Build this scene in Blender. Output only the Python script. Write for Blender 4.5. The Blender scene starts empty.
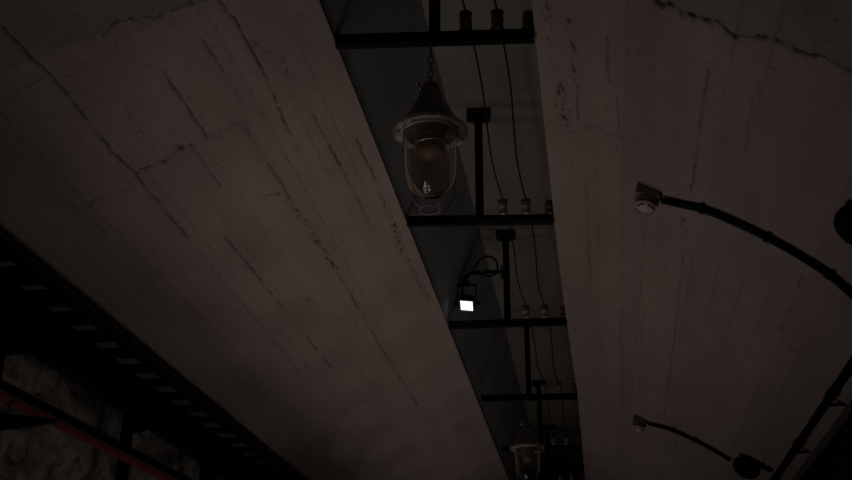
import bpy, math, random
import numpy as np
from mathutils import Vector, Matrix

random.seed(7)
RNG = np.random.default_rng(11)
SC = bpy.context.scene
COL = SC.collection
EYE = 1.6                       # eye height above the floor; the heights below are given above the eye


def W(x, y, z):
    return Vector((x, y, z + EYE))


# ----------------------------------------------------------------- materials
def new_mat(name):
    m = bpy.data.materials.new(name)
    m.use_nodes = True
    nt = m.node_tree
    return m, nt, nt.nodes['Principled BSDF']


def plain(name, col, rough=.55, metal=0., var=.25, scale=14., bump=.0, spec=.5):
    """paint, metal or plastic with a little uneven wear"""
    m, nt, b = new_mat(name)
    N, L = nt.nodes, nt.links
    tc = N.new('ShaderNodeTexCoord')
    nz = N.new('ShaderNodeTexNoise')
    nz.inputs['Scale'].default_value = scale
    nz.inputs['Detail'].default_value = 5
    L.new(tc.outputs['Object'], nz.inputs['Vector'])
    rp = N.new('ShaderNodeValToRGB')
    rp.color_ramp.elements[0].position = .3
    rp.color_ramp.elements[1].position = .7
    rp.color_ramp.elements[0].color = [c * (1 - var) for c in col] + [1]
    rp.color_ramp.elements[1].color = [min(1, c * (1 + var)) for c in col] + [1]
    L.new(nz.outputs['Fac'], rp.inputs['Fac'])
    L.new(rp.outputs['Color'], b.inputs['Base Color'])
    b.inputs['Roughness'].default_value = rough
    b.inputs['Metallic'].default_value = metal
    b.inputs['Specular IOR Level'].default_value = spec
    if bump:
        bp = N.new('ShaderNodeBump')
        bp.inputs['Strength'].default_value = bump
        bp.inputs['Distance'].default_value = .02
        L.new(nz.outputs['Fac'], bp.inputs['Height'])
        L.new(bp.outputs['Normal'], b.inputs['Normal'])
    return m


def concrete(name, light, dark, crack, painted=False):
    """board-marked concrete: mottling, fine pores, board tone and cracks from the mesh's own attributes"""
    m, nt, b = new_mat(name)
    N, L = nt.nodes, nt.links
    tc = N.new('ShaderNodeTexCoord')
    mp = N.new('ShaderNodeMapping')
    mp.inputs['Scale'].default_value = (3.2, .9, 3.2)
    L.new(tc.outputs['Object'], mp.inputs['Vector'])
    n1 = N.new('ShaderNodeTexNoise')
    n1.inputs['Scale'].default_value = 1.4
    n1.inputs['Detail'].default_value = 8
    n1.inputs['Roughness'].default_value = .62
    L.new(mp.outputs['Vector'], n1.inputs['Vector'])
    r1 = N.new('ShaderNodeValToRGB')
    r1.color_ramp.elements[0].position = .32
    r1.color_ramp.elements[1].position = .66
    r1.color_ramp.elements[0].color = list(dark) + [1]
    r1.color_ramp.elements[1].color = list(light) + [1]
    L.new(n1.outputs['Fac'], r1.inputs['Fac'])
    n2 = N.new('ShaderNodeTexNoise')
    n2.inputs['Scale'].default_value = 55
    n2.inputs['Detail'].default_value = 4
    L.new(tc.outputs['Object'], n2.inputs['Vector'])
    r2 = N.new('ShaderNodeValToRGB')
    r2.color_ramp.elements[0].position = .28
    r2.color_ramp.elements[1].position = .45
    r2.color_ramp.elements[0].color = (.72, .72, .72, 1)
    r2.color_ramp.elements[1].color = (1, 1, 1, 1)
    L.new(n2.outputs['Fac'], r2.inputs['Fac'])
    mu = N.new('ShaderNodeMix')
    mu.data_type = 'RGBA'
    mu.blend_type = 'MULTIPLY'
    mu.inputs[0].default_value = 1
    L.new(r1.outputs['Color'], mu.inputs[6])
    L.new(r2.outputs['Color'], mu.inputs[7])
    col = mu.outputs[2]
    if painted:
        ta = N.new('ShaderNodeAttribute')
        ta.attribute_name = 'board_tone'
        mt = N.new('ShaderNodeMix')
        mt.data_type = 'RGBA'
        mt.blend_type = 'MULTIPLY'
        mt.inputs[0].default_value = 1
        L.new(col, mt.inputs[6])
        L.new(ta.outputs['Color'], mt.inputs[7])
        da = N.new('ShaderNodeAttribute')
        da.attribute_name = 'crack_dirt'
        md = N.new('ShaderNodeMix')
        md.data_type = 'RGBA'
        L.new(da.outputs['Fac'], md.inputs[0])
        L.new(mt.outputs[2], md.inputs[6])
        md.inputs[7].default_value = list(crack) + [1]
        col = md.outputs[2]
    L.new(col, b.inputs['Base Color'])
    b.inputs['Roughness'].default_value = .92
    b.inputs['Specular IOR Level'].default_value = .2
    bp = N.new('ShaderNodeBump')
    bp.inputs['Strength'].default_value = .22
    bp.inputs['Distance'].default_value = .01
    L.new(n2.outputs['Fac'], bp.inputs['Height'])
    L.new(bp.outputs['Normal'], b.inputs['Normal'])
    return m


M = {}
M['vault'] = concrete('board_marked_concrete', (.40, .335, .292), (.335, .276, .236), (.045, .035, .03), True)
M['slot'] = concrete('slot_concrete', (.198, .186, .155), (.155, .146, .12), (.03, .03, .03))  # darker than the vault: the slot's shade is put into its colour
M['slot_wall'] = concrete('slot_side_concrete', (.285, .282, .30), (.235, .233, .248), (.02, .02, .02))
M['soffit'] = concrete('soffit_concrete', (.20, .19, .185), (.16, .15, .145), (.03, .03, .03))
M['floor'] = concrete('floor_concrete', (.08, .07, .062), (.05, .045, .04), (.03, .03, .03))
M['side'] = concrete('side_wall_concrete', (.12, .11, .10), (.08, .075, .07), (.03, .03, .03))
M['black'] = plain('black_steel', (.0055, .0055, .006), .65, 0, .3, 20, spec=.15)
M['black_cable'] = plain('black_cable', (.006, .006, .0065), .7, 0, .2, 20, spec=.2)
M['black_plastic'] = plain('black_plastic', (.005, .005, .005), .75, 0, .2, 10, spec=.1)
M['porcelain'] = plain('porcelain', (.62, .55, .51), .3, 0, .12, 30)
M['stained_porcelain'] = plain('stained_porcelain', (.26, .19, .17), .4, 0, .3, 30)
M['darkened_porcelain'] = plain('darkened_porcelain', (.05, .05, .042), .3, 0, .2, 30)
M['dimmed_porcelain'] = plain('dimmed_porcelain', (.15, .14, .125), .4, 0, .2, 30)
M['cap'] = plain('insulator_cap', (.03, .026, .024), .5, .3, .3, 30)
M['flange'] = plain('worn_grey_cast_metal', (.30, .285, .265), .45, .25, .45, 26, .2)
M['lamp_body'] = plain('dark_grey_enamel', (.24, .23, .235), .5, .1, .3, 16)
M['bright'] = plain('bright_metal', (.62, .58, .54), .25, .9, .15, 30)
M['socket'] = plain('aged_ceramic', (.30, .215, .15), .4, 0, .25, 20)
M['grey_box'] = plain('grey_plastic', (.17, .163, .135), .5, 0, .1, 20)
M['white'] = plain('off_white_plastic', (.60, .49, .44), .4, 0, .06, 20)
M['detector_slot'] = plain('dark_slot', (.02, .018, .017), .6, 0, .1, 20)
M['red'] = plain('red_paint', (.28, .08, .052), .45, 0, .25, 12)
M['led_body'] = plain('black_aluminium', (.012, .012, .013), .45, .3, .2, 20)

# rough rock
m, nt, b = new_mat('rough_stone')
N, L = nt.nodes, nt.links
tc = N.new('ShaderNodeTexCoord')
n1 = N.new('ShaderNodeTexNoise')
n1.inputs['Scale'].default_value = 9
n1.inputs['Detail'].default_value = 9
n1.inputs['Roughness'].default_value = .7
L.new(tc.outputs['Object'], n1.inputs['Vector'])
r1 = N.new('ShaderNodeValToRGB')
r1.color_ramp.elements[0].position = .34
r1.color_ramp.elements[1].position = .72
r1.color_ramp.elements[0].color = (.10, .092, .083, 1)
r1.color_ramp.elements[1].color = (.66, .59, .52, 1)
L.new(n1.outputs['Fac'], r1.inputs['Fac'])
L.new(r1.outputs['Color'], b.inputs['Base Color'])
bp = N.new('ShaderNodeBump')
bp.inputs['Strength'].default_value = .6
bp.inputs['Distance'].default_value = .03
L.new(n1.outputs['Fac'], bp.inputs['Height'])
L.new(bp.outputs['Normal'], b.inputs['Normal'])
b.inputs['Roughness'].default_value = .9
b.inputs['Specular IOR Level'].default_value = .25
M['rock'] = m

m, nt, b = new_mat('clear_glass')
b.inputs['Base Color'].default_value = (.93, .88, .80, 1)
b.inputs['Roughness'].default_value = .03
b.inputs['Transmission Weight'].default_value = 1
b.inputs['IOR'].default_value = 1.48
M['glass'] = m

m, nt, b = new_mat('led_light')
b.inputs['Base Color'].default_value = (.8, .8, .8, 1)
b.inputs['Emission Color'].default_value = (1, .90, .92, 1)
b.inputs['Emission Strength'].default_value = 1.35
M['led'] = m


# ----------------------------------------------------------------- mesh helpers
class MB:
    def __init__(self):
        self.v, self.f = [], []

    def add(self, vs, fs):
        o = len(self.v)
        self.v += [tuple(v) for v in vs]
        self.f += [[i + o for i in f] for f in fs]
        return self

    def box(self, c, s, mat=None):
        x, y, z = [k / 2 for k in s]
        vs = [Vector((sx * x, sy * y, sz * z)) for sx in (-1, 1) for sy in (-1, 1) for sz in (-1, 1)]
        mat = mat or Matrix()
        vs = [mat @ (v + Vector(c)) for v in vs]
        return self.add(vs, [[0, 1, 3, 2], [4, 6, 7, 5], [0, 4, 5, 1], [2, 3, 7, 6], [0, 2, 6, 4], [1, 5, 7, 3]])

    def lathe(self, prof, seg=32, mat=None, ends=(True, True)):
        mat = mat or Matrix()
        vs, fs = [], []
        n = len(prof)
        for r, z in prof:
            for k in range(seg):
                a = 2 * math.pi * k / seg
                vs.append(mat @ Vector((r * math.cos(a), r * math.sin(a), z)))
        for i in range(n - 1):
            for k in range(seg):
                k2 = (k + 1) % seg
                fs.append([i * seg + k, i * seg + k2, (i + 1) * seg + k2, (i + 1) * seg + k])
        if ends[0]:
            fs.append(list(range(seg - 1, -1, -1)))
        if ends[1]:
            fs.append([(n - 1) * seg + k for k in range(seg)])
        return self.add(vs, fs)

    def tube(self, pts, r, seg=10, closed=False):
        pts = [Vector(p) for p in pts]
        n = len(pts)
        vs, fs = [], []
        up = None
        for i, p in enumerate(pts):
            if closed:
                d = pts[(i + 1) % n] - pts[i - 1]
            else:
                d = pts[min(i + 1, n - 1)] - pts[max(i - 1, 0)]
            d.normalize()
            if up is None:
                up = Vector((0, 0, 1)) if abs(d.z) < .9 else Vector((1, 0, 0))
            a = d.cross(up).normalized()
            up = a.cross(d).normalized()
            rr = r[i] if isinstance(r, (list, tuple)) else r
            for k in range(seg):
                t = 2 * math.pi * k / seg
                vs.append(p + a * (rr * math.cos(t)) + up * (rr * math.sin(t)))
        for i in range(n if closed else n - 1):
            j = (i + 1) % n
            for k in range(seg):
                k2 = (k + 1) % seg
                fs.append([i * seg + k, j * seg + k, j * seg + k2, i * seg + k2])
        if not closed:
            fs.append(list(range(seg)))
            fs.append([(n - 1) * seg + k for k in range(seg - 1, -1, -1)])
        return self.add(vs, fs)

    def prism(self, poly, w, mat=None):
        """a polygon in the local XZ plane, w thick along Y"""
        mat = mat or Matrix()
        n = len(poly)
        vs = [mat @ Vector((x, s * w / 2, z)) for s in (-1, 1) for x, z in poly]
        fs = [list(range(n)), list(range(2 * n - 1, n - 1, -1))]
        for i in range(n):
            j = (i + 1) % n
            fs.append([i, i + n, j + n, j])
        return self.add(vs, fs)

    def build(self, name, mat, parent=None, smooth=None, bevel=0):
        me = bpy.data.meshes.new(name)
        me.from_pydata(self.v, [], self.f)
        me.materials.append(mat)
        me.update()
        import bmesh
        bm = bmesh.new()
        bm.from_mesh(me)
        bmesh.ops.recalc_face_normals(bm, faces=bm.faces)
        bm.to_mesh(me)
        bm.free()
        o = bpy.data.objects.new(name, me)
        COL.objects.link(o)
        if smooth:
            me.polygons.foreach_set('use_smooth', [True] * len(me.polygons))
            me.set_sharp_from_angle(angle=math.radians(smooth))
        if bevel:
            bv = o.modifiers.new('bevel', 'BEVEL')
            bv.width = bevel
            bv.segments = 2
            bv.limit_method = 'ANGLE'
        if parent:
            o.parent = parent
        return o


def spline(pts, n=8):
    """a smooth curve through the points"""
    P = [Vector(p) for p in pts]
    out = []
    for i in range(len(P) - 1):
        p0, p1, p2, p3 = P[max(i - 1, 0)], P[i], P[i + 1], P[min(i + 2, len(P) - 1)]
        for k in range(n):
            t = k / n
            out.append(.5 * ((2 * p1) + (p2 - p0) * t + (2 * p0 - 5 * p1 + 4 * p2 - p3) * t * t
                             + (3 * p1 - p0 - 3 * p2 + p3) * t ** 3))
    out.append(P[-1])
    return out


def tag(o, label, cat, group=None, kind=None):
    o['label'] = label
    o['category'] = cat
    if group:
        o['group'] = group
    if kind:
        o['kind'] = kind
    return o


def empty(name, loc, label, cat, group=None, rz=0., rot=None):
    o = bpy.data.objects.new(name, None)
    COL.objects.link(o)
    o.empty_display_size = .05
    o.location = loc
    o.rotation_euler = rot if rot is not None else (0, 0, rz)
    return tag(o, label, cat, group)


def frame(n, along=(0, 1, 0)):
    """a rotation whose local Z is n and local Y as close to `along` as it can be"""
    z = Vector(n).normalized()
    y = Vector(along)
    y = (y - z * y.dot(z)).normalized()
    x = y.cross(z)
    return Matrix((x, y, z)).transposed()


# ----------------------------------------------------------------- the vault
LIP_L, LIP_R, LIP_Z = -.958, -.134, 2.6
MID, HALF = -.546, .412
END_L, END_R = -2.33, 1.45


def vault_z(x):
    d = np.maximum(np.abs(x - MID) - HALF, 0)
    return LIP_Z - .53 * d - .03 * d * d


def lip_drift(y):
    return np.interp(y, [6, 7.3, 9.2], [0, .012, .044])


def vault_normal(x):
    d = max(abs(x - MID) - HALF, 0)
    s = (.53 + .06 * d) * (1 if x > MID else -1)
    return Vector((-s, 0, -1)).normalized()


# crack and board-mark courses on the two vault halves: (kind, strength, [(x, y), ...])
FEATURES_LEFT = [
 ('line',1,[(-1.837,2.760),(-1.831,3.309),(-1.839,3.628),(-1.830,3.904),(-1.833,4.563)]),
 ('line',0.45,[(-1.833,4.563),(-1.837,5.367),(-1.844,6.684)]),
 ('line',1.1,[(-1.257,3.186),(-1.245,3.389),(-1.245,3.688),(-1.248,3.924)]),
 ('line',0.9,[(-1.259,3.980),(-1.258,4.231),(-1.262,4.521)]),
 ('line',0.7,[(-1.369,3.338),(-1.365,3.590),(-1.366,3.864)]),
 ('line',0.9,[(-1.396,3.934),(-1.392,4.563),(-1.398,4.698)]),
 ('pit',1,[(-1.398,4.698),(-1.388,5.122),(-1.377,5.687)]),
 ('line',0.9,[(-1.377,5.687),(-1.378,6.469),(-1.382,7.116),(-1.368,8.581)]),
 ('line',0.8,[(-1.538,3.361),(-1.538,3.598),(-1.539,3.882)]),
 ('line',0.6,[(-1.604,3.911),(-1.605,4.290)]),
 ('line',0.7,[(-1.711,3.498),(-1.716,3.761)]),
 ('line',0.9,[(-1.150,4.011),(-1.144,4.303),(-1.135,4.641)]),
 ('line',0.5,[(-1.135,4.641),(-1.126,5.129),(-1.127,5.494)]),
 ('line',0.9,[(-1.025,4.510),(-1.016,4.968)]),
 ('pit',1.1,[(-1.011,5.080),(-1.020,5.367),(-1.030,5.918)]),
 ('pit',0.8,[(-1.030,5.918),(-1.018,6.339),(-0.999,6.821)]),
 ('line',0.9,[(-1.711,4.703),(-1.706,5.283),(-1.699,5.762),(-1.697,6.345),(-1.689,6.888)]),
 ('line',0.5,[(-2.077,3.791),(-2.058,4.173)]),
 ('crack',0.7,[(-1.709,3.023),(-1.626,3.055),(-1.561,3.040),(-1.475,3.090),(-1.285,3.160)]),
 ('crack',1,[(-1.586,3.033),(-1.530,3.050),(-1.475,3.090)]),
 ('crack',1,[(-1.830,3.904),(-1.712,3.898),(-1.601,3.904)]),
 ('crack',0.5,[(-1.539,3.882),(-1.385,3.927)]),
 ('crack',0.5,[(-2.031,3.921),(-1.895,3.943)]),
 ('crack',0.7,[(-1.477,4.561),(-1.391,4.596)]),
 ('crack',0.4,[(-1.952,3.140),(-1.844,3.134)]),
 ('pit',0.5,[(-1.231,3.471),(-1.156,3.704),(-1.168,3.829)]),
]
FEATURES_RIGHT = [
 ('pit',0.8,[(0.003,3.614),(0.016,3.822),(0.026,4.067)]),
 ('line',0.8,[(0.026,4.067),(0.023,4.385),(0.021,4.682)]),
 ('blot',1,[(-0.058,3.992),(-0.052,4.267),(-0.035,4.545)]),
 ('blot',0.7,[(-0.071,3.566),(-0.066,3.804)]),
 ('line',0.6,[(0.149,3.648),(0.157,3.972)]),
 ('line',0.4,[(0.189,4.010),(0.211,4.596)]),
 ('line',0.8,[(0.511,3.596),(0.509,3.905),(0.515,4.317),(0.519,4.624)]),
 ('pit',0.7,[(0.502,4.914),(0.493,5.076)]),
 ('line',0.5,[(0.524,5.356),(0.544,6.170)]),
 ('line',0.5,[(0.544,6.170),(0.571,8.519)]),
 ('line',0.3,[(0.670,3.684),(0.688,4.050)]),
 ('line',0.7,[(1.024,4.976),(1.033,5.408),(1.039,5.769)]),
 ('crack',0.6,[(0.981,5.930),(1.064,5.928),(1.141,5.954)]),
 ('line',0.4,[(0.233,6.605),(0.259,9.020)]),
 ('line',0.35,[(0.364,6.423),(0.377,8.696)]),
 ('line',0.5,[(0.048,4.965),(0.050,6.254)]),
 ('joint',1.2,[(0.311,3.300),(0.427,3.298),(0.521,3.302),(0.580,3.322),(0.660,3.282),(0.741,3.285),(0.801,3.282),(0.928,3.295)]),
 ('crack',0.5,[(0.739,3.037),(0.870,3.048)]),
 ('crack',0.4,[(0.796,3.208),(0.830,3.166)]),
 ('crack',0.6,[(0.026,4.457),(0.118,4.409),(0.229,4.360)]),
 ('crack',0.45,[(0.132,9.265),(0.407,8.980)]),
 ('pit',0.5,[(0.224,3.530),(0.268,3.567)]),
]



def vnoise(x, y, seed):
    """smooth value noise on arrays"""
    r = np.random.default_rng(seed).random((256, 256))
    xi, yi = np.floor(x).astype(int), np.floor(y).astype(int)
    fx, fy = x - xi, y - yi
    fx, fy = fx * fx * (3 - 2 * fx), fy * fy * (3 - 2 * fy)
    g = lambda a, b_: r[a % 256, b_ % 256]
    return ((g(xi, yi) * (1 - fx) + g(xi + 1, yi) * fx) * (1 - fy)
            + (g(xi, yi + 1) * (1 - fx) + g(xi + 1, yi + 1) * fx) * fy)


def seg_dist(X, Y, pl):
    best = np.full(X.shape, 9.)
    for (ax, ay), (bx, by) in zip(pl, pl[1:]):
        dx, dy = bx - ax, by - ay
        t = np.clip(((X - ax) * dx + (Y - ay) * dy) / (dx * dx + dy * dy), 0, 1)
        best = np.minimum(best, np.hypot(X - ax - t * dx, Y - ay - t * dy))
    return best


def vault_half(name, x0, x1, feats, joint, label):
    nx = int(round(abs(x1 - x0) / .0055)) + 1
    xs = np.linspace(x0, x1, nx)
    ys = np.concatenate([np.arange(-1., 2.4, .1), np.arange(2.4, 6, .014), np.arange(6, 10, .028), np.arange(10, 18.01, .15)])
    X, Y = np.meshgrid(xs, ys, indexing='ij')
    sd = 3 if x0 < -.5 else 40
    wx = X + .008 * (vnoise(X * 25, Y * 12, sd) - .5) + .005 * (vnoise(X * 90, Y * 35, sd + 1) - .5)
    wy = Y + .07 * (vnoise(X * 14, Y * 9, sd + 2) - .5) + .04 * (vnoise(X * 50, Y * 30, sd + 3) - .5)
    dirt = np.zeros(X.shape)
    groove = np.zeros(X.shape)
    fine = vnoise(X * 120, Y * 40, sd + 4)
    mid = .6 * vnoise(X * 30, Y * 5, sd + 5) + .4 * vnoise(X * 60, Y * 22, sd + 7)
    for kind, s, pl in feats:
        d = seg_dist(wx, wy, pl)
        if kind == 'line':
            v = np.clip(1.3 - d / (.0030 + .0040 * fine), 0, 1) * np.clip((mid - .24) * 4, 0.12, 1)
            halo = np.exp(-(d / .016) ** 2) * .10
        elif kind in ('crack', 'joint'):
            d = seg_dist(X + .02 * (vnoise(X * 20, Y * 12, sd + 6) - .5), wy, pl)
            w = .011 if kind == 'crack' else .018
            v = np.clip(1.3 - d / w * (.6 + 1.2 * mid), 0, 1) * np.clip((mid - .2) * 4, .25, 1)
            halo = np.exp(-(d / .035) ** 2) * .12
        elif kind == 'pit':
            v = np.clip(1.3 - d / .016, 0, 1) * np.clip((fine - .54) * 6, 0, 1)
            halo = np.exp(-(d / .03) ** 2) * .10
        else:
            v = np.clip(1.3 - d / .034, 0, 1) * np.clip((vnoise(X * 110, Y * 40, sd + 9) - .60) * 9, 0, 1) * np.clip(vnoise(X * 26, Y * 8, sd + 8) * 2 - .35, 0, 1)
            halo = np.exp(-(d / .05) ** 2) * .07
        dirt = np.maximum(dirt, s * .85 * v)
        dirt = np.maximum(dirt, s * halo)
        groove = np.maximum(groove, s * v)
    # faint regular board joints
    pitch = .118
    u = (wx - LIP_R) / pitch
    edge = np.abs(u - np.round(u)) * pitch
    gate = np.clip((vnoise(np.round(u) * 7.3, Y * .9, sd + 10) - .45) * 3, 0, 1)
    dirt = np.maximum(dirt, .24 * gate * np.clip(1.2 - edge / .005, 0, 1))
    groove = np.maximum(groove, .3 * gate * np.clip(1.2 - edge / .005, 0, 1))
    # scattered air holes
    holes = np.clip((vnoise(X * 75, Y * 40, sd + 12) - .94) * 20, 0, 1) * (vnoise(X * 6, Y * 5, sd + 13) > .5)
    dirt = np.maximum(dirt, .55 * holes)
    # each board took the lime a little differently
    bi = np.floor((X - LIP_R) / pitch).astype(int)
    tone = np.random.default_rng(sd).random(64)[bi % 64]
    tone = 1 + .10 * (tone - .5) + .10 * (vnoise(X * 3, Y * .6, sd + 14) - .5)
    # the older casting before the joint, darker and greener
    jy = np.interp(X, *joint) + .04 * (vnoise(X * 20, Y * 12, sd + 6) - .5)
    old = np.clip((jy - Y) / .012, 0, 1)
    tone = tone * (1 - .13 * old - .10 * old * (vnoise(X * 9, Y * 9, sd + 15) - .3))
    Z = vault_z(X) + .006 * groove - .010 * old + .0025 * (vnoise(X * 8, Y * 3, sd + 16) - .5)
    Z[np.isclose(X, LIP_L) | np.isclose(X, LIP_R)] = LIP_Z
    XX = X + lip_drift(Y) * np.clip(1 - (X - LIP_R) / .5, 0, 1) if x0 > -.5 else X
    P = np.stack([XX, Y, Z + EYE], -1).reshape(-1, 3)
    ny = len(ys)
    i, j = np.meshgrid(np.arange(nx - 1), np.arange(ny - 1), indexing='ij')
    a = (i * ny + j).ravel()
    F = np.stack([a, a + 1, a + ny + 1, a + ny], -1)
    me = bpy.data.meshes.new(name)
    me.vertices.add(len(P))
    me.vertices.foreach_set('co', P.ravel())
    me.loops.add(F.size)
    me.loops.foreach_set('vertex_index', F.ravel())
    me.polygons.add(len(F))
    me.polygons.foreach_set('loop_start', np.arange(0, F.size, 4))
    me.polygons.foreach_set('use_smooth', np.ones(len(F), bool))
    me.update(calc_edges=True)
    at = me.attributes.new('crack_dirt', 'FLOAT', 'POINT')
    at.data.foreach_set('value', np.clip(dirt, 0, 1).ravel().astype(np.float32))
    at = me.attributes.new('board_tone', 'FLOAT_COLOR', 'POINT')
    tint = np.stack([tone * (1 - .06 * old), tone, tone * (1 - .03 * old), np.ones_like(tone)], -1)
    at.data.foreach_set('color', tint.ravel().astype(np.float32))
    me.materials.append(M['vault'])
    o = bpy.data.objects.new(name, me)
    COL.objects.link(o)
    return tag(o, label, 'ceiling', kind='structure')


vault_half('ceiling_left', END_L, LIP_L, FEATURES_LEFT, ([-2.33, -1.709, -1.561, -1.475, -1.285, -.95], [2.93, 3.023, 3.04, 3.09, 3.16, 3.2]),
           'left half of the board-marked concrete vault sloping down to the cable tray')
vault_half('ceiling_right', LIP_R, END_R, FEATURES_RIGHT, ([-.14, .311, .427, .521, .58, .66, .741, .801, .928, 1.45], [3.29, 3.30, 3.298, 3.302, 3.322, 3.282, 3.285, 3.282, 3.295, 3.30]),
           'right half of the board-marked concrete vault carrying the smoke detectors')


def strip(name, poly, mat, label, cat, y0=-1., y1=18., n=95, jit=0., sub=6, drift=False):
    """a surface swept along the tunnel from a cross-section polyline"""
    pts = []
    for (ax, az), (bx, bz) in zip(poly, poly[1:]):
        for k in range(sub):
            t = k / sub
            pts.append((ax + (bx - ax) * t, az + (bz - az) * t))
    pts.append(poly[-1])
    mb = MB()
    vs, fs = [], []
    for i in range(n + 1):
        y = y0 + (y1 - y0) * i / n
        for k, (x, z) in enumerate(pts):
            e = 0 if k in (0, len(pts) - 1) else jit
            dx = float(lip_drift(y)) if drift and x > -.3 else 0
            vs.append(W(x + dx + e * (random.random() - .5), y, z + e * (random.random() - .5)))
    m_ = len(pts)
    for i in range(n):
        for k in range(m_ - 1):
            fs.append([i * m_ + k, i * m_ + k + 1, (i + 1) * m_ + k + 1, (i + 1) * m_ + k])
    mb.add(vs, fs)
    o = mb.build(name, mat)
    return tag(o, label, cat, kind='structure')


SLOT_Z = 3.3
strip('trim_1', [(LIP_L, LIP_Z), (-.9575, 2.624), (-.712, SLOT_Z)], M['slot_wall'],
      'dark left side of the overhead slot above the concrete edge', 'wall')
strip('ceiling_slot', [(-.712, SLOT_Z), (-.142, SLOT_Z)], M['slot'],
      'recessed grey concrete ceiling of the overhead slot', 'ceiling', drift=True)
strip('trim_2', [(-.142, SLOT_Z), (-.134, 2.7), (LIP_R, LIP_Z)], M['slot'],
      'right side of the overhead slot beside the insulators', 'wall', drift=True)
zl, zr = float(vault_z(END_L)), float(vault_z(END_R))
strip('ceiling_ledge_left', [(END_L, zl), (-2.95, zl)], M['soffit'], 'dim flat soffit above the ladder cable tray', 'ceiling')
strip('ceiling_ledge_right', [(END_R, zr), (1.95, zr)], M['soffit'], 'dim flat soffit above the black duct', 'ceiling')
strip('wall_right', [(1.95, zr), (1.95, -EYE)], M['side'], 'dark right-hand wall under the vault', 'wall')
strip('floor', [(-2.95, -EYE), (1.95, -EYE)], M['floor'], 'dark concrete tunnel floor', 'floor')
strip('wall_far', [(-2.95, -EYE), (1.95, -EYE)], M['side'], 'far end wall of the tunnel', 'wall', 0, 1, 1)
o = bpy.data.objects['wall_far']
o.data.clear_geometry()
o.data.from_pydata([W(-2.95, 18, -EYE), W(1.95, 18, -EYE), W(1.95, 18, 3.3), W(-2.95, 18, 3.3)], [], [[0, 1, 2, 3]])

# rough stone wall on the left
ys = np.arange(-1, 18.01, .06)
zs = np.linspace(-EYE, zl, 64)
Yg, Zg = np.meshgrid(ys, zs, indexing='ij')
rel = (.10 * (vnoise(Yg * 2.2 + 5, Zg * 4, 61) - .5) + .06 * (vnoise(Yg * 6, Zg * 11, 62) - .5) + .03 * (vnoise(Yg * 16, Zg * 20, 63) - .5))
P = np.stack([-2.88 + rel, Yg, Zg + EYE], -1).reshape(-1, 3)
ny = len(zs)
F = [[i * ny + j, (i + 1) * ny + j, (i + 1) * ny + j + 1, i * ny + j + 1] for i in range(len(ys) - 1) for j in range(ny - 1)]
mb = MB()
mb.v, mb.f = [tuple(p) for p in P], F
o = mb.build('wall_left', M['rock'], smooth=80)
tag(o, 'rough dark stone wall behind the red pipe and black posts', 'wall', kind='structure')


# ----------------------------------------------------------------- cross bars hung in the slot
def make_insulator(parent, x, mat, capped):
    o = MB().lathe([(.022, 0), (.029, .003), (.029, .014), (.0245, .020), (.0245, .046), (.027, .050), (.027, .056), (.0245, .060), (.0245, .082), (.020, .088)], 24,
                   Matrix.Translation((x, .0, .023))).build('insulator', mat, parent, 40)
    if capped:
        MB().lathe([(.016, .110), (.028, .112), (.028, .117), (.014, .121), (.007, .125)], 20, Matrix.Translation((x, .0, 0))).build('insulator_cap', M['cap'], o, 40)
        o.children[0]['label'] = 'dark cap holding the wire'
    return o


def hang_dx(y):
    return float(np.interp(y, [5.6, 7.31, 9.2], [0, .014, .041]))


def hanger(y, rz, label, first=False):
    t = empty('crossbar_hanger', W(MID + hang_dx(y), y, LIP_Z), label, 'bracket', 'black cross bars hung along the overhead slot', rz)
    mb = MB()
    # an angle iron: upright web on the near side, flange to the back
    mb.box((0, -.014, -.002), (.820, .008, .050))
    mb.box((0, .004, -.023), (.820, .036, .008))
    mb.box((0, .004, .019), (.820, .036, .008))
    mb.build('crossbar', M['black'], t, bevel=.0015)
    h = SLOT_Z - LIP_Z
    MB().box((0, .012, h / 2), (.046, .046, h - .024)).build('post', M['black'], t, bevel=.002)
    mb = MB().box((0, .012, h - .018), (.14, .12, .012))
    mb.box((0, .012, h - .04), (.085, .06, .032))
    mb.build('ceiling_plate', M['black'], t, bevel=.002)
    for sx in (-1, 1):
        for sy in (-1, 1):
            MB().lathe([(.009, h - .036), (.009, h - .024)], 6, Matrix.Translation((sx * .055, .012 + sy * .047, 0))).build('bolt', M['black'], t)
    for x, mt, cp in ((.118, 'porcelain', True), (.248, 'porcelain', True), (.378, 'stained_porcelain', False)):
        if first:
            mt = 'dimmed_porcelain' if cp else 'darkened_porcelain'  # backlit dimness of this bar's insulators is put into their colour
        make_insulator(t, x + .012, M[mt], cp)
    return t


HANG_Y = [3.776, 5.573, 7.31, 9.226, 11.133, 12.98, 14.80]
HANG_R = [5, 6, 2, 3, 1, 0, 0]
HANG_L = ['black steel cross bar holding the large caged lamp at the top of the photo',
          'black cross bar just below the large caged lamp with three pale insulators',
          'black cross bar just below the lit square floodlight, third from the top',
          'black cross bar from which the small far caged lamp hangs, fourth from the top',
          'black cross bar passing behind the small far caged lamp, fifth from the top',
          'black hanger post and bar right of the far caged lamp, at the bottom edge',
          'farthest black hanger post at the bottom edge, furthest down the overhead slot']
for i, y in enumerate(HANG_Y):
    hanger(y, math.radians(HANG_R[i]), HANG_L[i], i == 0)


def bar_point(i, x, z):
    c, s = math.cos(math.radians(HANG_R[i])), math.sin(math.radians(HANG_R[i]))
    return W(MID + hang_dx(HANG_Y[i]) + x * c, HANG_Y[i] + x * s, LIP_Z + z)


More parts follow.
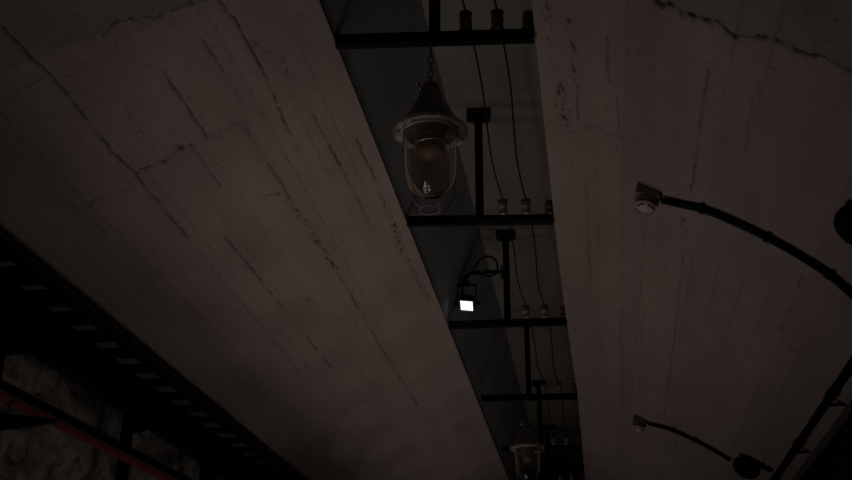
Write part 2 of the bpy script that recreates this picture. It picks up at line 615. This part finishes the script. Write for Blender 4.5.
for x, lb in ((.130, 'thin black wire strung along the insulator caps nearest the hanger posts'),
              (.260, 'thin black wire strung along the middle insulators of the cross bars')):
    pts = []
    sup = [W(MID + x, 1.95, LIP_Z + .1302)] + [bar_point(i, x, .1302) for i in range(len(HANG_Y))]
    for a, b_ in zip(sup, sup[1:]):
        for k in range(14):
            t = k / 14
            p = a.lerp(b_, t)
            p.z -= .14 * t * (1 - t)
            p.x += .012 * math.sin(t * math.pi * 2)
            pts.append(p)
    pts.append(sup[-1])
    tag(MB().tube(pts, .0042, 8).build('overhead_wire', M['black_cable'], None, 60), lb, 'wire', 'wires on the insulators')


# ----------------------------------------------------------------- caged lamps
def caged_lamp(loc, drop, label):
    t = empty('caged_lamp', loc, label, 'lamp', 'caged pendant lamps')
    fz = -drop
    T = lambda z: Matrix.Translation((0, 0, z))
    # hook on the bar, links and eye
    hk = MB()
    hk.tube([(0, 0, 0), (0, 0, -.035)], .006)
    n = max(2, int(round((drop - .28) / .03)))
    top, bot = -.03, fz + .222
    for k in range(n):
        zc = top + (bot - top) * (k + .5) / n
        hl = (top - bot) / n / 2 + .006
        ring = []
        for q in range(14):
            a = 2 * math.pi * q / 14
            u_, w_ = .010 * math.cos(a), hl * math.sin(a)
            ring.append((u_ if k % 2 else 0, 0 if k % 2 else u_, zc + w_))
        hk.tube(ring, .0032, 6, True)
    hk.build('hook', M['lamp_body'], t, 50)
    MB().lathe([(.012, .228), (.03, .223), (.036, .21), (.042, .185), (.052, .15), (.070, .12), (.102, .06), (.115, .035), (.115, .02)], 36, T(fz)).build('housing', M['lamp_body'], t, 35)
    gl = MB()
    gl.tube([(-.028, -.01, fz + .196), (-.045, -.018, fz + .204), (-.05, -.02, fz + .228)], [.011, .011, .008], 10)
    g = gl.build('cable_gland', M['bright'], t, 40)
    g['label'] = 'bright metal cable gland'
    # flange ring with a raised rim
    fl = MB().lathe([(.108, .012), (.142, .012), (.149, .008), (.149, -.006), (.144, -.011), (.137, -.006), (.126, -.006), (.122, -.013), (.113, -.015), (.107, -.012), (.107, .006), (.108, .012)], 48, T(fz), (False, False))
    flo = fl.build('flange', M['flange'], t, 35)
    for k in range(8):
        a = 2 * math.pi * (k + .5) / 8
        MB().lathe([(.0075, -.014), (.0075, -.004)], 6, Matrix.Translation((.131 * math.cos(a), .131 * math.sin(a), fz))).build('flange_bolt', M['bright'], flo)
    # glass jar: outer and inner skin
    R = .106
    outer = [(R, 0), (R, -.03), (R * .985, -.10), (R * .96, -.17)]
    for k in range(1, 10):
        a = math.pi / 2 * k / 10
        outer.append((R * .96 * math.cos(a), -.17 - .115 * math.sin(a)))
    outer.append((.004, -.2855))
    inner = [(r - .004 if r > .01 else .003, z + (.004 if i > 3 else 0)) for i, (r, z) in enumerate(outer)]
    MB().lathe(outer + inner[::-1], 48, T(fz), (False, False)).build('glass_jar', M['glass'], t, 50)
    so = MB().lathe([(.060, .010), (.060, -.030), (.056, -.034), (.056, -.040), (.060, -.044), (.060, -.072), (.054, -.092), (.038, -.110), (.018, -.120), (.003, -.123)], 32, T(fz)).build('socket', M['socket'], t, 40)
    MB().tube([(.0605 * math.cos(2 * math.pi * k / 36), .0605 * math.sin(2 * math.pi * k / 36), fz - .060) for k in range(36)], .0035, 7, True).build('retaining_ring', M['bright'], so, 60)
    # wire guard
    gd = MB()
    for k in range(4):
        a = math.pi / 4 + math.pi / 2 * k
        c, s = math.cos(a), math.sin(a)
        gd.tube(spline([(.126 * c, .126 * s, fz - .008), (.127 * c, .127 * s, fz - .15), (.114 * c, .114 * s, fz - .25), (.072 * c, .072 * s, fz - .325), (.038 * c, .038 * s, fz - .338)], 6), .0024, 7)
    for r, z in ((.040, -.338),):
        gd.tube([(r * math.cos(2 * math.pi * k / 32), r * math.sin(2 * math.pi * k / 32), fz + z) for k in range(32)], .0034, 7, True)
    gd.build('guard', M['lamp_body'], t, 60)
    return t


caged_lamp(bar_point(0, -.016, -.027), .418, 'large caged glass jar lamp hanging from the topmost black cross bar')
caged_lamp(bar_point(3, -.030, -.027), .418, 'small far caged glass lamp at the bottom edge beside the hanger posts')

# ----------------------------------------------------------------- floodlight
FY = 7.19
t = empty('floodlight', W(-.806, FY, 2.705), 'small lit square floodlight glowing white between the dark slot walls', 'floodlight')
tilt = Matrix.Rotation(math.radians(8), 4, 'Y') @ Matrix.Rotation(math.radians(-24), 4, 'X')
body = MB().box((0, 0, .018), (.108, .130, .03), tilt)
for k in range(6):
    body.box((-.045 + .018 * k, 0, .045), (.005, .10, .028), tilt)
body.build('body', M['led_body'], t, bevel=.003)
bz = MB()
for sx, sy, wx_, wy_ in ((0, 1, .108, .014), (0, -1, .108, .014), (1, 0, .010, .130), (-1, 0, .010, .130)):
    bz.box((sx * .049, sy * .058, -.005), (wx_, wy_, .020), tilt)
bz.build('bezel', M['led_body'], t, bevel=.002)
p = MB().box((0, 0, -.0005), (.088, .104, .006), tilt).build('led_panel', M['led'], t)
p['label'] = 'glowing white square light panel'
yk = MB()
for sx in (-1, 1):
    yk.box((sx * .066, 0, .07), (.006, .024, .15))
    yk.lathe([(.013, 0), (.016, .004), (.016, .018), (.012, .022)], 12, Matrix.Translation((sx * .069, 0, .01)) @ Matrix.Rotation(sx * math.pi / 2, 4, 'Y'))
yk.box((0, 0, .147), (.138, .03, .006))
yk.build('yoke', M['black'], t, bevel=.001)
arm = MB().tube(spline([(0, 0, .15), (-.01, .02, .21), (.02, .06, .26), (.12, .09, .28), (.238, .124, .285)], 6), .013, 12)
arm.tube([(0, 0, .148), (0, 0, .175)], .022, 12)
arm.box((.241, .124, .285), (.010, .05, .09))
arm.build('mounting_arm', M['black'], t, 40)
kn = MB().lathe([(.010, 0), (.014, .006), (.010, .022)], 12, Matrix.Translation((.11, .064, .275)) @ Matrix.Rotation(math.pi / 2, 4, 'X'))
k_ = kn.build('knob', M['bright'], t, 50)
k_['label'] = 'bright metal knob'
MB().tube(spline([(-.01, .03, .05), (-.04, .05, .17), (.04, .0, .25), (.10, -.02, .33), (.17, -.02, .35), (.215, .02, .32), (.21, .04, .25), (.16, .0, .21), (.08, -.01, .23)], 8), .0075, 8).build('power_cable', M['black_cable'], t, 60)


# ----------------------------------------------------------------- smoke detectors and their conduits on the right vault
def on_vault(x, y, off=0.):
    return W(x, y, float(vault_z(x))) + vault_normal(x) * off


def smoke_detector(x, y, label):
    R = frame(Vector((-.26, -.11, -.95)))
    t = empty('smoke_detector', on_vault(x, y, .002), label, 'smoke detector', 'smoke detectors on the right vault', rot=R.to_euler())
    n = R.transposed() @ vault_normal(x)
    # a box whose back follows the slope of the vault
    hx, hy = .058, .05
    vs = [(sx * hx, sy * hy, -(n.x * sx * hx + n.y * sy * hy) / n.z) for sx, sy in ((-1, -1), (1, -1), (1, 1), (-1, 1))]
    vs += [(sx * hx, sy * hy, .046) for sx, sy in ((-1, -1), (1, -1), (1, 1), (-1, 1))]
    MB().add(vs, [[0, 3, 2, 1], [4, 5, 6, 7], [0, 1, 5, 4], [1, 2, 6, 5], [2, 3, 7, 6], [3, 0, 4, 7]]).build('mounting_box', M['grey_box'], t, bevel=.004)
    MB().lathe([(.044, .046), (.050, .050), (.050, .066), (.046, .070)], 36).build('base', M['grey_box'], t, 40)
    h = MB().lathe([(.036, .070), (.036, .075), (.049, .079), (.051, .085), (.048, .092), (.040, .099), (.036, .101), (.034, .0995)], 40).build('sensor_head', M['white'], t, 30)
    h['label'] = 'off-white sensor head'
    for k in range(4):
        a0 = 2 * math.pi * k / 4 + .12
        pts = [(.0405 * math.cos(a0 + q * .13), .0405 * math.sin(a0 + q * .13), .0985) for q in range(10)]
        MB().tube(pts, .0035, 6).build('vent_slot', M['detector_slot'], h, 60)
    MB().lathe([(.034, .0975), (.030, .102), (.016, .105), (.002, .106)], 32).build('sensor_cap', M['white'], h, 60)
    return t


smoke_detector(.340, 4.81, 'nearer white smoke detector on a grey box, top end of the long black conduit')
smoke_detector(.41, 8.93, 'farther small smoke detector low on the right vault, at the lower conduit')


def conduit(pts, r, clips, label):
    path = spline([on_vault(x, y, r + .004) for x, y in pts], 8)
    mb = MB().tube(path, r, 14)
    o = mb.build('conduit', M['black_cable'], None, 50)
    tag(o, label, 'conduit', 'black conduits on the right vault')
    for q in clips:
        a = path[min(int(q * (len(path) - 1)), len(path) - 2)]
        d = path[min(int(q * (len(path) - 1)), len(path) - 2) + 1] - a
        R = frame(vault_normal(a.x), d).to_4x4()
        c = MB()
        ring = [Vector(((r + .002) * math.cos(k / 16 * 2 * math.pi), 0, (r + .002) * math.sin(k / 16 * 2 * math.pi))) for k in range(16)]
        for off in (-.008, 0, .008):
            c.tube([a + R @ (v + Vector((0, off, 0))) for v in ring], .004, 6, True)
        c.box((0, 0, -r - .001), (.07, .02, .004), Matrix.Translation(a) @ R)
        c.build('clip', M['black'], o, 50)
    return o


conduit([(.409, 4.80), (.492, 4.76), (.592, 4.717), (.726, 4.712), (.848, 4.725), (.978, 4.758), (1.112, 4.818), (1.211, 4.903), (1.30, 4.985)], .0165,
        (.24, .50, .76), 'long black conduit curving from the nearer smoke detector to the right edge')
conduit([(.478, 8.90), (.638, 8.736), (.768, 8.705), (.883, 8.699), (1.07, 8.74)], .014, (.3, .62),
        'thin black conduit from the farther smoke detector to the lower black dome')
conduit([(1.262, 8.45), (1.30, 8.44), (1.325, 8.436)], .014, (.5,), 'short black conduit from the lower black dome to the long pipe')


def dome(x, y, label):
    R = frame(vault_normal(x))
    t = empty('dome_fixture', on_vault(x, y, .003), label, 'dome fixture', 'black dome fixtures on the right vault', rot=R.to_euler())
    MB().lathe([(.055, 0), (.055, .012), (.048, .02)], 32).build('base', M['black_plastic'], t, 40)
    prof = [(.048, .016), (.084, .02), (.100, .032), (.107, .056)]
    for k in range(1, 9):
        a = math.pi / 2 * k / 9
        prof.append((.107 * math.cos(a), .056 + .084 * math.sin(a)))
    prof.append((.003, .140))
    MB().lathe(prof, 40).build('dome', M['black_plastic'], t, 50)
    st = MB().box((-.07, -.075, .012), (.05, .05, .02))
    st.box((-.085, -.10, .02), (.02, .09, .014))
    st.build('mounting_bracket', M['black'], t, bevel=.002)
    return t


dome(1.138, 4.17, 'round black dome fixture cut off by the right edge above the long conduit')
dome(1.18, 8.52, 'round black dome fixture on the lower right vault beside the diagonal pipe')

# ----------------------------------------------------------------- long pipe and duct at the right springing
PX, PZ = 1.352, 1.722
pipe = MB().tube([W(PX, y, PZ) for y in np.linspace(1, 16, 40)], .024, 14).build('pipe', M['black'], None, 50)
tag(pipe, 'long straight black pipe running diagonally up the lower right corner', 'pipe')
for y in (3.89, 5.08, 6.27, 7.46, 8.65, 9.84, 11.03):
    c = MB().tube([W(PX, y - .06, PZ), W(PX, y + .06, PZ)], .031, 14)
    c.build('coupling', M['black'], pipe, 40)
    c = MB().box(W(PX + .077, y + .12, PZ - .030), (.150, .035, .012))
    c.box(W(PX + .006, y + .12, PZ - .02), (.014, .035, .03))
    c.build('bracket', M['black'], pipe)
duct = MB().box(W(1.71, 7, zr - .1605), (.41, 16, .32))
for y in np.arange(.6, 14.5, 1.2):
    duct.box(W(1.71, y, zr - .1655), (.422, .04, .330))
tag(duct.build('duct', M['black'], None, bevel=.006), 'black rectangular duct in the lower right corner behind the pipe', 'duct')

# ----------------------------------------------------------------- cable tray, beam, posts and pipe on the left
tray = empty('cable_tray', W(-2.525, 6, 1.73), 'long black ladder cable tray under the left edge of the vault', 'cable tray')


def L_(x, y, z):
    return Vector((x + 2.48, y - 6, z - 1.70))


Y0, Y1 = .5, 15.5
for x, s in ((-2.235, -1), (-2.715, 1)):
    mb = MB().box(L_(x, (Y0 + Y1) / 2, 1.727), (.008, Y1 - Y0, .054))
    mb.box(L_(x + s * .010, (Y0 + Y1) / 2, 1.704), (.020, Y1 - Y0, .008))
    mb.build('side_rail', M['black'], tray)
for k in range(54):
    y = .72 + .272 * k
    MB().box(L_(-2.475, y, 1.710), (.47, .10, .018)).build('rung', M['black'], tray)
for i, (x, r) in enumerate(((-2.525, .021), (-2.571, .022), (-2.621, .024), (-2.673, .024))):
    pts = [W(x + .006 * math.sin(y * 2.1), y, 1.750 + r) for y in np.linspace(Y0, Y1, 80)]
    tag(MB().tube(pts, r, 10).build('cable', M['black_cable'], None, 60),
        'black cable lying along the ladder tray under the left vault edge', 'cable', 'cables in the ladder tray')

BX, BB, BT = -2.577, 1.62, 1.73
mb = MB().box(W(BX, 8, (BB + BT) / 2), (.010, 15, BT - BB - .004))
mb.box(W(BX, 8, BB + .005), (.094, 15, .010))
mb.box(W(BX, 8, BT - .005), (.094, 15, .010))
tag(mb.build('steel_beam', M['black'], None, bevel=.001), 'black steel beam under the cable tray above the stone wall openings', 'beam')
for y, lb in ((4.45, 'black steel post at the left edge of the first stone opening'),
              (5.95, 'black steel post between the two stone wall openings, crossed by the red pipe'),
              (7.30, 'black steel post at the right end of the second stone opening'),
              (8.66, 'far black steel post beyond the second stone opening')):
    t = empty('steel_post', W(-2.655, y, -EYE), lb, 'post', 'black posts under the cable tray')
    h = 1.73 + EYE
    MB().box((0, 0, h / 2), (.055, .055, h)).build('post', M['black'], t, bevel=.002)
    MB().box((0, 0, .006), (.14, .14, .012)).build('base_plate', M['black'], t)
    MB().prism([(.026, h - .085), (.30, h - .085), (.026, h - .19)], .012, Matrix.Rotation(math.pi / 2, 4, 'Z')).build('gusset', M['black'], t)


def pipe_z(y):
    return 1.335 + .025 * (y - 4.4)


pipe = MB().tube([W(-2.575, y, pipe_z(y)) for y in np.linspace(.5, 7.05, 16)], .026, 16).build('pipe', M['red'], None, 50)
tag(pipe, 'red pipe running along the stone wall in the lower left corner', 'pipe')
MB().box(W(-2.611, 5.95, pipe_z(5.95)), (.030, .03, .03)).build('pipe_clip', M['black'], pipe)
tag(MB().tube([W(-2.600, y, pipe_z(y) + .053) for y in np.linspace(.5, 7.1, 16)], .026, 12).build('cable', M['black_cable'], None, 50),  # added tube makes the dark band above the red pipe
    'thick dark band lying just above the red pipe in the lower left corner', 'cable')
# tapered arm reaching out from the first post
z0 = 1.215
mb = MB().prism([(0, .056), (0, -.034), (.29, .000), (.314, .006), (.314, .013)], .024)
a = mb.build('bracket_arm', M['black'], None, bevel=.002)
a.location = W(-2.627, 4.45, z0)
tag(a, 'black tapered bracket arm pointing right from the left edge under the red pipe', 'bracket')

# ----------------------------------------------------------------- light: uplights low in the tunnel and added fill on the stone wall
def spot(name, loc, aim, energy, size, blend, radius=.08, color=(1, .848, .815)):
    l = bpy.data.lights.new(name, 'SPOT')
    l.energy = energy
    l.color = color
    l.spot_size = math.radians(size)
    l.spot_blend = blend
    l.shadow_soft_size = radius
    o = bpy.data.objects.new(name, l)
    COL.objects.link(o)
    o.location = loc
    o.rotation_euler = (Vector(aim) - Vector(loc)).to_track_quat('-Z', 'Y').to_euler()


UP = 141
ROW_A = (.0348, .043, .0598, .0865, .1028, .0948, .0783, .0643, .054, .0479, .0465, .048, .0505)
ROW_B = (0, .0033, .0189, .0529, .0605, .0549, .048, .0479, .0435, .0361, .0273, .0183, .0094)
for k in range(13):
    y = 1.4 + .9 * k
    spot('uplight', W(-1.664, y, -.846), W(-.473, y, 2.1), ROW_A[k] * UP, 86.3, .997, .22)
    if ROW_B[k]:
        spot('uplight', W(-.706, y, -.6), W(-1.10, y, 2.1), ROW_B[k] * UP, 41.9, .565, .10)
for k in range(3):
    y = 3.8 + 1.6 * k
    spot('wall_fill', W(-1.15, y, -1.25), W(-2.88, y + .2, 1.15), 13, 44, 1., .45, (1, .88, .82))  # added fill with no fixture, brightens the stone wall

wd = bpy.data.worlds.new('world')
SC.world = wd
wd.use_nodes = True
wd.node_tree.nodes['Background'].inputs['Color'].default_value = (.012, .0115, .012, 1)
wd.node_tree.nodes['Background'].inputs['Strength'].default_value = .1

# ----------------------------------------------------------------- camera
cam = bpy.data.cameras.new('camera')
cam.sensor_width = 36
cam.lens = 36 * 1100 / 852
cam.clip_start = .02
co = bpy.data.objects.new('camera', cam)
COL.objects.link(co)
R = Matrix(((0.98886358, 0.05555225, 0.13806801), (0.14873562, -0.40101094, -0.90391811), (0.0051521, 0.91438732, -0.40480771)))
co.matrix_world = Matrix.Translation((0, 0, EYE)) @ R.to_4x4()
SC.camera = co

SC.view_settings.view_transform = 'Standard'
SC.view_settings.look = 'None'
SC.view_settings.gamma = 1
SC.view_settings.use_curve_mapping = False
SC.view_settings.exposure = 0
SC.cycles.use_denoising = True
